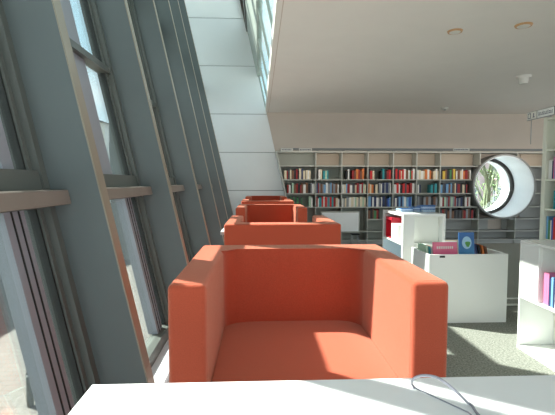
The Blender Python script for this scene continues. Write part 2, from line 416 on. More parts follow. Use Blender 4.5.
for i in range(len(bx)-1):
    x0, x1 = bx[i], bx[i+1]
    x0 += .001; x1 -= .001
    u = empty('bookcase', ((x0+x1)/2, (SY+SB)/2, 0))
    tag(u, 'grey wall bookcase unit, %s from the left along the back wall' % (names[i] if i else 'first'), 'bookcase', 'bookcase units along the back wall')
    ox, oy = (x0+x1)/2, (SY+SB)/2
    def part(nm, a, b, y0, y1, z0, z1, m, slant=False):
        for (p, q) in spans(a, b, z0, z1):
            bm = bmesh.new(); vs, _ = add_box(bm, p-ox, q-ox, y0-oy, y1-oy, z0, z1)
            if slant:
                for v in vs:
                    if abs(v.co.x - (p-ox)) < 1e-5: v.co.x = bay_left(v.co.z) - ox
            obj(nm, bm, m, u)
    sl = (i == 0)
    # back panels: top beige field, then grey
    for (z0, z1, m) in ((rows[0], topz, 'backb' if i else 'back'),):
        part('back_panel', x0, x1, SB, SB+.012, z0, z1, m, sl)
    zz = [0] + rows[::-1][0:]
    for j in range(len(zz)-1):
        part('back_panel', x0, x1, SB, SB+.012, zz[j], zz[j+1], 'back' if i < 6 else 'backg', sl)
    # uprights (hidden behind the porthole tube where it stands in front)
    segs = [0] + sorted(rows) + [topz]
    full = abs(x0 - PX) > CR
    if i == 0:
        bm = bmesh.new(); vs, _ = add_box(bm, 0, 1, SY-oy, SB-oy, 0, topz)
        for v in vs: v.co.x = bay_left(v.co.z) - ox - (.03 if v.co.x < .5 else 0)
        obj('upright', bm, 'shelf', u)
    elif full: box('upright', x0-ox, x0+.018-ox, SY-oy, SB-oy, 0, topz, 'shelf', u)
    else:
        h = math.sqrt(CR**2 - (x0-PX)**2)
        box('upright', x0-ox, x0+.018-ox, SY-oy, SB-oy, 0, PZc-h, 'shelf', u)
        if PZc + h < topz - .02: box('upright', x0-ox, x0+.018-ox, SY-oy, SB-oy, PZc+h, topz, 'shelf', u)
    for j, z in enumerate(rows):
        if j == 4 and i < 3: continue
        part('shelf_board', x0 + .018, x1, SY, SB, z - .022, z, 'shelf' if (i < 6 or j < 4) else 'backg', sl)
    part('top_board', x0, x1, SY - .01, SB, topz - .03, topz, 'shelf', sl)
    part('plinth', x0, x1, SY + .03, SB, 0, .06, 'backg', sl)
# radiator like white panel low in the second and third bays
a = PY(321, 211.5, SY - .03); b = PY(359.5, 232.5, SY - .03)
t = empty('notice_panel', ((a.x+b.x)/2, SY - .03, b.z)); w2 = (b.x - a.x)/2; hh = a.z - b.z
box('frame', -w2, w2, 0, .025, 0, hh, 'shelf', t); box('board', -w2+.025, w2-.025, -.004, .002, .025, hh-.025, 'panel', t)
tag(t, 'blank pale grey panel in a frame across the lower bookcase, behind the armchairs', 'panel')
# label rail along the top with small plates
RY = 8.5; ra = PY(400, 148.4, RY).z; rb = PY(400, 150.6, RY).z
rl = box('sign_rail', bx[0] + .05, bx[-1], RY, RY + .08, rb, ra, 'ring')
for k in range(len(bx)):
    if bx[k] < PX - .8 or bx[k] > PX + .8: box('rail_arm', bx[k] + .06 - (.12 if k == len(bx)-1 else 0), bx[k] + .08 - (.12 if k == len(bx)-1 else 0), RY + .08, WALLY, ra - .02, ra, 'ring', rl)
al = bpy.data.lights.new('added_shelf_fill', 'AREA'); al.shape = 'RECTANGLE'; al.size = bx[-1] - bx[0] - .2; al.size_y = .05; al.energy = 16; al.color = (1, .9, .8)  # added fill light to brighten the shelves; no real fixture sits here
ao = bpy.data.objects.new('added_shelf_fill', al); C.objects.link(ao); ao.location = ((bx[0] + bx[-1])/2, RY + .06, rb - .004); ao.rotation_euler = (R(35), 0, 0)
tag(rl, 'long grey label rail running above the back wall bookcases', 'rail')
for (p0, p1, lab) in ((281, 293, 'small white label plate on the rail, far left above the first bookcase'), (299, 312, 'pale grey label plate on the rail, above the first bookcase upright'), (453.5, 469.5, 'grey label plate with tiny print on the rail, left of the round window')):
    a = PY(p0, 148.2, RY - .016); b = PY(p1, 151.2, RY - .016)
    bm = bmesh.new(); add_box(bm, a.x, b.x, RY - .016, RY, b.z, a.z); s = obj('label_plate', bm, 'plastic'); tag(s, lab, 'sign', 'label plates on the bookcase rail')
    bm = bmesh.new(); wd = b.x - a.x; k = 0; xx = a.x + .02
    while xx < b.x - .03:
        l = random.uniform(.01, .03); add_box(bm, xx, xx + l, RY - .018, RY - .016, b.z + .018, a.z - .018); xx += l + .012
    obj('print', bm, 'ink', s)
# books on those shelves: px ranges, palette, nominal thickness
mix = ['black', 'dark grey', 'white', 'cream', 'navy blue', 'brown', 'dark red', 'grey', 'red', 'teal', 'cream', 'white']
rowsdef = [
 (1, 'top', [(283.5, 306, ['black', 'dark grey', 'white', 'cream', 'black', 'navy blue', 'dark red', 'brown']), (306, 311, ['white', 'cream']), (318.5, 322, ['white', 'cream']), (323, 329, ['teal', 'pale green']),
       (346, 351, ['white', 'black']), (352, 364, ['dark red', 'orange', 'cream', 'brown', 'pink']), (365.5, 375, ['black', 'cream', 'red', 'red']), (381, 392, ['red', 'black', 'teal', 'dark red', 'white']), (393, 415, ['cream', 'white', 'brown', 'dark red', 'black', 'red', 'green']),
       (417, 431, ['white', 'orange', 'cream', 'black']), (433, 439, ['white', 'cream', 'pink']), (440.5, 455, ['cream', 'black', 'yellow', 'green', 'brown']), (456, 471, ['white', 'cream', 'orange', 'brown', 'dark red'])]),
 (2, 'second', [(286.5, 315, ['grey', 'white', 'dark grey', 'brown', 'white', 'dark red', 'black', 'pale green']), (316, 341, ['dark red', 'grey', 'white', 'brown', 'light blue', 'white', 'navy blue', 'green']), (342, 366, ['grey', 'white', 'pale green', 'dark red', 'cream', 'dark grey', 'white', 'light blue']),
       (368.5, 378, ['black', 'green', 'cream', 'orange']), (379, 391, ['navy blue', 'grey', 'light blue', 'white']), (394, 409, ['red', 'dark red', 'black', 'white', 'dark grey']), (410, 421, ['pale green', 'navy blue', 'dark red', 'black', 'white']), (431, 439, ['black', 'white', 'teal', 'dark red']), (440.5, 471, ['light blue', 'dark grey', 'cream', 'brown', 'navy blue', 'cream', 'black', 'dark red', 'cream'])]),
 (3, 'third', [(290, 302, ['green', 'dark grey', 'green']), (309, 315, ['white', 'pale green']), (316, 341, ['pale green', 'white', 'teal', 'red', 'grey', 'white', 'dark red', 'cream']), (342, 366, ['grey', 'white', 'pale green', 'grey', 'white', 'cream']),
       (368.5, 391, ['navy blue', 'black', 'grey', 'blue', 'light blue', 'white', 'navy blue']), (394, 412, ['navy blue', 'white', 'light blue', 'blue']), (418, 439, ['dark grey', 'grey', 'black', 'brown', 'grey']), (440.5, 471, ['dark red', 'navy blue', 'grey', 'white', 'cream', 'black', 'grey', 'pale green', 'white'])]),
 (4, 'fourth', [(368.5, 380, ['dark red', 'green', 'black', 'brown', 'cream']), (441, 475, ['brown', 'grey', 'dark red', 'brown', 'dark grey', 'cream', 'dark red', 'orange', 'brown', 'black'])]),
]
count = 0
rbay = [PY(p, 190, SY).x for p in bays_px]
for ri, rname, rngs in rowsdef:
    z = rows[ri]; counters = {}
    for (p0, p1, pal) in rngs:
        x = PY(p0, 190, SY + .02).x; xe = PY(p1, 190, SY + .02).x; last = None
        while x < xe - .012:
            th = random.uniform(.024, .056); th = min(th, xe - x)
            if th < .012: break
            bay = max(i for i in range(len(bx)-1) if bx[i] <= x + .001)
            if x + th > bx[bay+1] - .01: 
                x = bx[bay+1] + .011; continue
            if x < bx[bay] + .02: x = bx[bay] + .021
            lim = min(.235, (rows[ri-1] - .022 - z) - .012)
            ht = lim * random.uniform(.74, .97); dp = random.uniform(.15, .19)
            # keep clear of the porthole tube and slanted side
            zc = min(max(PZc, z), z + ht)
            if (x + th - PX)**2 + (zc - PZc)**2 < (CR + .01)**2 and x < PX + CR: break
            if x < bay_left(z) + .02: x = bay_left(z) + .022; continue
            if bay == 0 and False: pass
            col = random.choice([c for c in pal if c != last] or pal); last = col
            k = counters.get(bay, 0); counters[bay] = k + 1
            lab = '%s book, %s from left, %s book shelf of the %s wall bookcase' % (col, ORD[k], rname, names[bay])
            lab = lab.replace('leftmost bookcase', 'leftmost bookcase')
            add_book((x + th/2, SY + .03 + random.uniform(0, .012), z), th, ht, dp, col, lab, 'books on the wall of shelves at the back')
            count += 1; x += th + random.uniform(.0005, .003)
print('WALL BOOKS', count)
# small dark gadget under the panel
p = PY(354.7, 240.2, 8.8)
t = empty('step_stool', (p.x, 8.78, 0))
a = PY(351, 234, 8.7); 
rbox('seat', -.085, .085, -.08, .08, .225, .255, 'gasket', t, .01, 2)
for sx in (-1, 1):
    for sy in (-1, 1):
        bm = bmesh.new(); add_tube(bm, [(sx*.085, sy*.08, 0), (sx*.05, sy*.05, .225)], .008, 8); obj('leg', bm, 'metal', t)
tag(t, 'tiny dark stool on thin legs before the back wall bookcase', 'stool')
# ------------------------------------------------------------------ round porthole window
t = struct(empty('window_30', (PX, 8.86, PZc)))
def ring(y0, y1, ri, ro, m, nm, cx=0, cz=0, n=72, cx1=None):
    bm = bmesh.new(); cx1 = cx if cx1 is None else cx1
    L = []
    for (y, r, c) in ((y0, ri, cx), (y0, ro, cx), (y1, ro, cx1), (y1, ri, cx1)):
        L.append([bm.verts.new((c + r*math.cos(2*math.pi*k/n), y, cz + r*math.sin(2*math.pi*k/n))) for k in range(n)])
    for i in range(4):
        A, B = L[i], L[(i+1) % 4]
        for k in range(n): bm.faces.new((A[k], A[(k+1) % n], B[(k+1) % n], B[k])).smooth = True
    o = obj(nm, bm, m, t, smooth=True); return o
ring(0, .70, PR - .045, PR - .03, 'tube', 'reveal')
ring(-.012, .35, PR - .030, PR, 'ring', 'outer_ring')
ring(.70, .76, PR - .115, PR - .03, 'dark', 'window_frame')
ring(.76, 1.12, PR - .09, PR - .07, 'tube', 'outer_reveal')
bm = bmesh.new(); n = 64; r = PR - .09
for y in (1.08, 1.09):
    vs = [bm.verts.new((r*math.cos(2*math.pi*k/n), y, r*math.sin(2*math.pi*k/n))) for k in range(n)]; bm.faces.new(vs)
obj('glass', bm, 'sky_glass', t)
# ------------------------------------------------------------------ book trough
def wb(x0, x1, y0, y1, z0, z1, nm, par, m='white', bw=.003): return box(nm, x0, x1, y0, y1, z0, z1, m, par, bw, 1)
a = PY(429, 254, 3.9); 
z_top = .665
pf = PZ(429, 323.5, 0); YF = pf.y; TX0 = PY(428.5, 290, YF).x; TX1 = PY(507.3, 290, YF).x; z_top = PY(470, 254.3, YF).z
TD = .46
t = empty('book_trough', ((TX0+TX1)/2, YF + TD/2, 0)); hw = (TX1-TX0)/2; hd = TD/2
wb(-hw, hw, -hd, -hd+.018, 0.0, z_top, 'front_panel', t); wb(-hw, hw, hd-.018, hd, 0.0, z_top, 'back_panel', t)
wb(-hw, -hw+.018, -hd+.018, hd-.018, 0.0, z_top, 'side_panel', t); wb(hw-.018, hw, -hd+.018, hd-.018, 0.0, z_top, 'side_panel', t)
wb(-hw+.018, hw-.018, -hd+.018, hd-.018, z_top-.26, z_top-.245, 'floor_panel', t, 'whitem', 0)
lb = box('label_clip', -hw+.10, -hw+.15, -hd-.004, -hd, z_top-.03, z_top-.012, 'gasket', t)
tag(t, 'glossy white browsing trough full of picture books, right of the front armchair', 'book trough')
tcx, tcy = (TX0+TX1)/2, YF + TD/2; base = z_top - .245
# white rails of a low trolley right of it
p1 = PY(506.5, 299.8, 4.3); p2 = PY(517, 301.5, 4.3); p3 = PY(506, 306.3, 4.3); p4 = PY(517, 307.6, 4.3)
t = empty('low_rack', ((p1.x+p2.x)/2 + .1, 4.35, 0)); ox, oy = (p1.x+p2.x)/2 + .1, 4.35
bm = bmesh.new(); add_tube(bm, [(p1.x-ox-.1, 0, p1.z), (p2.x-ox+.25, 0, p1.z)], .008, 8); obj('rail', bm, 'whitem', t)
bm = bmesh.new(); add_tube(bm, [(p1.x-ox-.1, 0, p3.z), (p2.x-ox+.25, 0, p3.z)], .012, 8); obj('rail', bm, 'whitem', t)
for q in (p1.x-ox-.1, p2.x-ox+.25):
    bm = bmesh.new(); add_tube(bm, [(q, 0, 0), (q, 0, p1.z+.01)], .01, 8); obj('post', bm, 'whitem', t)
tag(t, 'low white rack with two thin rails between trough and shelf', 'rack')
# books in the trough
def slab(name, px0, py0, px1, py1, Y, m, label, tilt=8, th=.012, face=None, cat='book', group='picture books in the trough', lean=0):
    """a picture book standing with its cover to us; its lower edge rests on the trough floor"""
    a = PY(px0, py0, Y); b = PY(px1, py0, Y); w = (b.x-a.x)/2; z0 = base; h = a.z - z0
    bm = bmesh.new(); add_box(bm, -w, w, 0, th, 0, h, 0); bevel(bm, .002, 1)
    o = obj(name, bm, m); o.location = ((a.x+b.x)/2, Y, z0 + .001 + th*math.sin(R(abs(tilt)))); o.rotation_euler = (R(-tilt), R(lean), 0)
    tag(o, label, cat, group)
    bm = bmesh.new(); add_box(bm, -w+.004, w-.001, .002, th-.002, .003, h+.0005, 0); obj('pages', bm, 'pages', o)
    return o, w, h
def cover_mat(name, stops, scale=2.5, axis='Z'):
    m = bpy.data.materials.new(name); m.use_nodes = True; nt = m.node_tree; N = nt.nodes; L = nt.links; p = N['Principled BSDF']; p.inputs['Roughness'].default_value = .35
    tc = N.new('ShaderNodeTexCoord'); sp = N.new('ShaderNodeSeparateXYZ'); L.new(tc.outputs['Generated'], sp.inputs[0])
    n = N.new('ShaderNodeTexNoise'); n.inputs['Scale'].default_value = scale; L.new(tc.outputs['Generated'], n.inputs[0])
    ad = N.new('ShaderNodeMath'); ad.operation = 'MULTIPLY_ADD'; ad.inputs[1].default_value = .35; L.new(n.outputs['Fac'], ad.inputs[0]); L.new(sp.outputs[axis], ad.inputs[2])
    cr = N.new('ShaderNodeValToRGB'); el = cr.color_ramp.elements
    el[0].position = 0.1; el[0].color = srgb(*stops[0]); el[1].position = 1.1 if False else 1.0; el[1].color = srgb(*stops[-1])
    for i, s in enumerate(stops[1:-1]): e = el.new(.1 + .9*(i+1)/(len(stops)-1)); e.color = srgb(*s)
    L.new(ad.outputs[0], cr.inputs[0]); L.new(cr.outputs[0], p.inputs['Base Color']); return m
M['pinkc'] = cover_mat('pink_purple_cover', [(70, 60, 150), (96, 70, 170), (214, 70, 130), (232, 120, 150)])
M['bluec'] = cover_mat('blue_cover', [(34, 84, 150), (70, 150, 200), (44, 104, 170)])
M['redp'] = mat('red_plastic', srgb(196, 36, 56), .4)
M['grn'] = mat('green_land', srgb(96, 160, 80), .5)
M['glb'] = mat('globe_blue_white', srgb(170, 210, 235), .5)
Y0 = YF + .05
slab('picture_book', 435.5, 243, 460, 0, Y0 + .02, 'pinkc', 'wide pink and purple picture book lying forward in the trough', 10, .02)
bm = bmesh.new(); pk = [x for x in bpy.data.objects if x.name.startswith('picture_book')][-1]
zt_ = max(v.co.z for v in pk.data.vertices); wd_ = max(v.co.x for v in pk.data.vertices)
for k in range(9): add_box(bm, -wd_*.7 + k*wd_*.155, -wd_*.7 + k*wd_*.155 + wd_*.09, -.0015, 0, zt_ - .065, zt_ - .04)
obj('title_print', bm, 'plastic', pk)
o, w, h = slab('picture_book', 461, 233, 476.5, 0, Y0 + .06, 'bluec', 'tall blue picture book with a globe on its cover, standing in the trough', 6, .014)
bm = bmesh.new(); n = 24; vs = [bm.verts.new((w*.62*math.cos(2*math.pi*k/n), -.0015, h - .10 + w*.80*math.sin(2*math.pi*k/n))) for k in range(n)]; bm.faces.new(vs); obj('globe_print', bm, 'glb', o)
bm = bmesh.new(); vs = [bm.verts.new((w*(.12 + .3*math.cos(q)*(1+.3*math.sin(3*q))), -.0025, h - .115 + w*.42*math.sin(q)*(1+.2*math.cos(2*q)))) for q in [2*math.pi*k/n for k in range(n)]]; bm.faces.new(vs); obj('land_print', bm, 'grn', o)
tb = [(426, 'pale green', 'pale green', 243), (428.6, 'teal', 'teal', 243.5), (431, 'white', 'white', 244), (433.2, 'orange', 'orange', 245)]
for k, (px, c, w_, py) in enumerate(tb):
    q = PY(px+6.5, py, Y0 + .22); 
    add_book((TX0 + .062 + k*.026, Y0 + .12, base), .022, max(.2, z_top - base + .055 - k*.008), .2, c, '%s picture book standing at the left end of the white trough' % c, 'picture books in the trough', 0, R(-4))
for k, (px, c) in enumerate(((449, 'light blue'), (452, 'white'), (455, 'cream'))):
    slab('picture_book', px - 7, 243 - k, px + 7, 0, Y0 + .16 + .05*k, bookmat(c, PAL[c]), '%s picture book behind the pink book in the trough' % c, 8)
for k, (px, c, py, tl) in enumerate(((477.5, 'navy blue', 241.5, -13), (480.8, 'black', 242.5, -13), (484.1, 'orange', 243, -13), (487.4, 'brown', 245, -13))):
    q = PY(px, py, Y0 + .1)
    add_book((q.x + .055, Y0 + .12, base), .018, (z_top - base + .075 - .008*k), .2, c, '%s picture book leaning left at the right end of the white trough' % c, 'picture books in the trough', 0, R(tl))
# ------------------------------------------------------------------ white cube unit behind the trough
YU = 4.62; ux0 = PY(403, 230, YU).x; ux1 = PY(445.5, 230, YU).x; UD = .78; uz = PY(420, 214, YU).z
t = empty('display_cabinet', ((ux0+ux1)/2, YU + UD/2, 0)); hw = (ux1-ux0)/2; hd = UD/2; T2 = .035
wb(-hw, hw, -hd, hd, uz-.03, uz, 'top_board', t); wb(-hw, hw, -hd, hd, 0, .06, 'bottom_board', t)
wb(-hw, -hw+.13, -hd, -hd+.05, .06, uz-.03, 'front_panel', t); wb(hw-T2, hw, -hd, hd, .06, uz-.03, 'side_panel', t)
wb(-hw+.13, hw-T2, -hd+.10, -hd+.118, .06, uz-.03, 'back_panel', t, 'whitem')
wb(-hw, -hw+.30, hd-T2, hd, .06, uz-.03, 'side_panel', t)
m1 = uz - .34
wb(-hw+.13, hw-T2, -hd+.0, -hd+.10, m1-.02, m1, 'shelf_board', t, 'whitem'); wb(-hw+.0, -hw+.30, -hd+.05, hd-T2, m1-.02, m1, 'shelf_board', t, 'whitem')
wb(-hw+.30, -hw+.318, -hd+.118, hd, .06, uz-.03, 'back_panel', t, 'whitem')
tag(t, 'tall white open display cabinet behind the book trough', 'cabinet')
ucx, ucy = (ux0+ux1)/2, YU + UD/2
lx0 = ucx - hw
t = empty('magazine_file', (lx0 + .10, YU + UD - .22, m1 + .001))
box('back_panel', -.09, .12, .1, .112, 0, .26, 'redp', t, .003, 1); box('side_panel', -.09, .12, -.12, -.108, 0, .26, 'redp', t, .003, 1); box('top_panel', -.09, .12, -.108, .1, .225, .26, 'redp', t, .003, 1)
box('base_panel', -.09, .12, -.108, .1, 0, .012, 'redp', t, .002, 1)
tag(t, 'red open box holder on the left side shelf of the white cabinet', 'box')
t = box('carton', lx0 - .005, lx0 + .2, YU + .16, YU + .40, m1 + .001, m1 + .20, 'white', None, .004, 1)
tag(t, 'plain white box beside the red holder in the white cabinet', 'box')
t = box('carton', lx0 + .03, lx0 + .24, YU + .2, YU + .5, .061, .36, bookmat('light blue', PAL['light blue']), None, .004, 1)
tag(t, 'pale blue box in the lower left compartment of the white cabinet', 'box')
# packs lying on the cabinet
M['patt'] = cover_mat('blue_white_print', [(60, 110, 170), (200, 220, 235), (40, 90, 150), (180, 200, 225), (50, 100, 160)], 14)
for k, (p0, p1, y0_, y1_, Y, lab) in enumerate(((398.5, 410, 207.5, 213, 5.0, 'blue and white printed pack lying at the left on top of the white cabinet'), (411, 418, 206, 213, 5.05, 'pale blue and white folded leaflet pack in the middle of the cabinet top'), (419.2, 432, 204.5, 213, 5.0, 'blue patterned pack at the right on top of the white cabinet'))):
    a = PY(p0, y0_, Y); b = PY(p1, y1_, Y)
    bm = bmesh.new(); add_box(bm, a.x, b.x, Y - .1, Y + .1, uz + .001, uz + max(.05, a.z - uz)); 
    for v in bm.verts:
        if v.co.z > uz + .02 and v.co.y > Y: v.co.z -= .015
    bevel(bm, .006, 2); tag(obj('leaflet_pack', bm, 'patt', smooth=True), lab, 'pack', 'printed packs on top of the white cabinet')
# ------------------------------------------------------------------ low white shelf at the right, open to the left
far = PZ(516.5, 347.5, 0); LX = far.x; LY = far.y; LZ = PY(517, 240, LY).z; LM = PY(517, 294.5, LY).z; LD = .30; LN = 1.35
t = empty('low_shelf', (LX + LD/2, LY - LN/2, 0)); ox, oy = LX + LD/2, LY - LN/2
def lw(nm, x0, x1, y0, y1, z0, z1, m='white', bw=.003): box(nm, x0-ox, x1-ox, y0-oy, y1-oy, z0, z1, m, t, bw, 1)
lw('top_board', LX, LX+LD, LY-LN, LY, LZ-.02, LZ)
lw('end_panel', LX, LX+LD, LY-.02, LY, .03, LZ-.02); lw('end_panel', LX, LX+LD, LY-LN, LY-LN+.02, .03, LZ-.02)
lw('back_panel', LX+LD-.015, LX+LD, LY-LN+.02, LY-.02, .03, LZ-.02, 'whitem')
lw('shelf_board', LX, LX+LD-.015, LY-LN+.02, LY-.02, LM-.02, LM)
lw('bottom_board', LX, LX+LD, LY-LN, LY, 0, .03)
lw('closed_panel', LX, LX+.02, LY-.23, LY-.02, LM, LZ-.02); lw('divider', LX+.02, LX+LD-.015, LY-.23, LY-.212, LM, LZ-.02)
tag(t, 'low white shelf with an open lower compartment at the right edge', 'shelf')
seq = [('pink', .030), ('pink', .022), ('navy blue', .022), ('light blue', .02), ('navy blue', .02), ('white', .028), ('dark red', .012), ('light blue', .03), ('grey', .02), ('white', .024), ('teal', .03), ('pale green', .02), ('purple', .02)]
yy = LY - .262
for k, (c, th) in enumerate(seq):
    ht = .215 + (.02 if k < 2 else random.uniform(-.015, .006))
    o = add_book((LX + .03, yy - th/2, LM), th, ht, .17, c, '%s book, %s from the far end in the low white shelf' % (c, ORD[k]), 'books in the low white shelf', -math.pi/2)
    yy -= th + .0015
# ------------------------------------------------------------------ tall white shelf unit at the right
YT = 4.25; px_ = PY(541.3, 180, YT); TX = px_.x; TLn = 1.3; tz = [PY(542.5, y, YT).z for y in (118, 150, 179, 208, 238)]; TDp = .3
t = empty('tall_shelf', (TX + TDp/2, YT - TLn/2, 0)); ox, oy = TX + TDp/2, YT - TLn/2
M['cream'] = mat('cream_white_board', srgb(232, 232, 216), .5)
def tb_(nm, x0, x1, y0, y1, z0, z1, m='cream'): box(nm, x0-ox, x1-ox, y0-oy, y1-oy, z0, z1, m, t, .002, 1)
for (q0, q1) in ((YT-.055, YT), (YT-TLn, YT-TLn+.055)): tb_('upright', TX, TX+TDp, q0, q1, 0, tz[0])
tb_('top_board', TX, TX+TDp, YT-TLn+.055, YT-.055, tz[0]-.03, tz[0]); tb_('back_panel', TX+TDp-.01, TX+TDp, YT-TLn+.055, YT-.055, .06, tz[0]-.03, 'back')
for z in tz[1:] + [tz[4]-.3, tz[4]-.6]:
    if z > .05: tb_('shelf_board', TX+.01, TX+TDp-.01, YT-TLn+.055, YT-.055, z-.02, z)
tag(t, 'tall cream white shelf unit with books cut by the right edge', 'shelf')
rr = [(tz[2], 'second', ['white', 'white', 'navy blue', 'pink', 'light blue', 'grey']), (tz[3], 'third', ['teal', 'navy blue', 'light blue', 'blue', 'green', 'white']), (tz[4], 'fourth', ['light blue', 'green', 'white', 'blue', 'red', 'orange', 'pink'])]
for ri, (z, rn, pal) in enumerate(rr):
    y = YT - .07 - (.09 if ri == 1 else 0); k = 0
    while y > YT - .55:
        th = random.uniform(.016, .034); c = pal[k % len(pal)]
        add_book((TX + .03, y - th/2, z), th, random.uniform(.18, .24), .18, c, '%s book, %s from the far end, %s shelf of tall right unit' % (c, ORD[k], rn), 'books in the tall shelf unit at the right', -math.pi/2)
        y -= th + .001; k += 1
# sign board on top of it
SX = TX - .05
def Yat(px): 
    d = ray(px, 114); return SX / d.x * d.y
ya, yb = Yat(527.2), Yat(554.5)
def Xp(px, py):
    d = ray(px, py); tt = SX / d.x; return Vector((SX, d.y*tt, EYE + d.z*tt))
zt = Xp(527.2, 112.8).z; zb = Xp(527.2, 121).z
t = empty('aisle_sign', (SX, (ya+yb)/2, zb)); cy = (ya+yb)/2; sh = zt - zb; sl2 = (ya-yb)
box('sign_board', 0, .012, yb-cy, ya-cy, 0, sh, 'ring', t, .002, 1)
box('pictogram_plate', -.003, 0, ya-cy-.155, ya-cy-.008, .006, sh-.006, 'plastic', t)
box('text_plate', -.003, 0, yb-cy+.008, ya-cy-.17, .006, sh-.006, 'white', t)
bm = bmesh.new()
def fr(y0, y1, z0, z1, wd=.006):
    add_box(bm, -.0045, -.003, y0, y1, z0, z0+wd); add_box(bm, -.0045, -.003, y0, y1, z1-wd, z1); add_box(bm, -.0045, -.003, y0, y0+wd, z0, z1); add_box(bm, -.0045, -.003, y1-wd, y1, z0, z1)
fr(ya-cy-.065, ya-cy-.02, .016, sh-.016); obj('pictogram', bm, 'ink', t); bm = bmesh.new(); add_box(bm, -.0045, -.003, ya-cy-.118, ya-cy-.108, .022, sh-.022); add_box(bm, -.0045, -.003, ya-cy-.128, ya-cy-.1, .022, .03)
obj('pictogram', bm, 'ink', t)
bm = bmesh.new(); y = ya - cy - .19; k = 0
while y > yb - cy + .03:
    l = random.choice((.008, .012, .015)); h0 = .028; h1 = sh - (.022 if k % 4 == 0 else .032)
    add_box(bm, -.0045, -.003, y - l, y, h0, h0 + .006); add_box(bm, -.0045, -.003, y - .004, y, h0, h1)
    if k % 2: add_box(bm, -.0045, -.003, y - l, y, h1 - .006, h1)
    y -= l + .006; k += 1
obj('lettering', bm, 'ink', t)
box('bracket', .012, .0495, -.1, -.06, -.0, .02, 'metal', t)
bm = bmesh.new(); add_tube(bm, [(.03, ya-cy-.03, .03), (.03, ya-cy-.03, -.25)], .004, 6); obj('rod', bm, 'metal', t)
tag(t, 'small white aisle sign with pictogram and lettering on the tall shelf', 'sign')
# ------------------------------------------------------------------ ceiling fittings
def disc(bm, x, y, z0, z1, r0, r1, n=28):
    A = [bm.verts.new((x + r0*math.cos(2*math.pi*k/n), y + r0*math.sin(2*math.pi*k/n), z0)) for k in range(n)]
    B = [bm.verts.new((x + r1*math.cos(2*math.pi*k/n), y + r1*math.sin(2*math.pi*k/n), z1)) for k in range(n)]
    for k in range(n): bm.faces.new((A[k], A[(k+1) % n], B[(k+1) % n], B[k]))
    bm.faces.new(A[::-1]); bm.faces.new(B)
for px, py, r, lab in ((455, 31, .075, 'left one of the two round spotlights sunk in the ceiling'), (523.6, 25, .08, 'right one of the two round spotlights sunk in the ceiling')):
    q = PZ(px, py, CEIL); t = empty('ceiling_spotlight', (q.x, q.y, CEIL))
    bm = bmesh.new(); disc(bm, 0, 0, -.014, 0, r*.9, r); obj('ring', bm, 'brass', t, smooth=True)
    bm = bmesh.new(); disc(bm, 0, 0, -.02, -.014, r*.6, r*.72); obj('cover', bm, 'plastic', t, smooth=True)
    tag(t, lab, 'ceiling light', 'spotlights in the ceiling')
q = PZ(523.6, 76, CEIL); t = empty('projector_spot', (q.x, q.y, CEIL))
bm = bmesh.new(); disc(bm, 0, 0, -.03, 0, .09, .10); obj('mount', bm, 'plastic', t, smooth=True)
bm = bmesh.new(); disc(bm, 0, 0, -.11, -.03, .055, .07); obj('housing', bm, 'plastic', t, smooth=True)
tag(t, 'round white ceiling device hanging below the ceiling at the right', 'ceiling device')
q = PZ(445, 107.6, CEIL); t = empty('smoke_detector', (q.x, q.y, CEIL))
bm = bmesh.new(); disc(bm, 0, 0, -.04, 0, .05, .075); obj('housing', bm, 'plastic', t, smooth=True)
bm = bmesh.new(); disc(bm, 0, 0, -.055, -.04, .02, .03); obj('sensor', bm, 'ring', t, smooth=True)
tag(t, 'small smoke detector on the ceiling near the back wall', 'smoke detector')
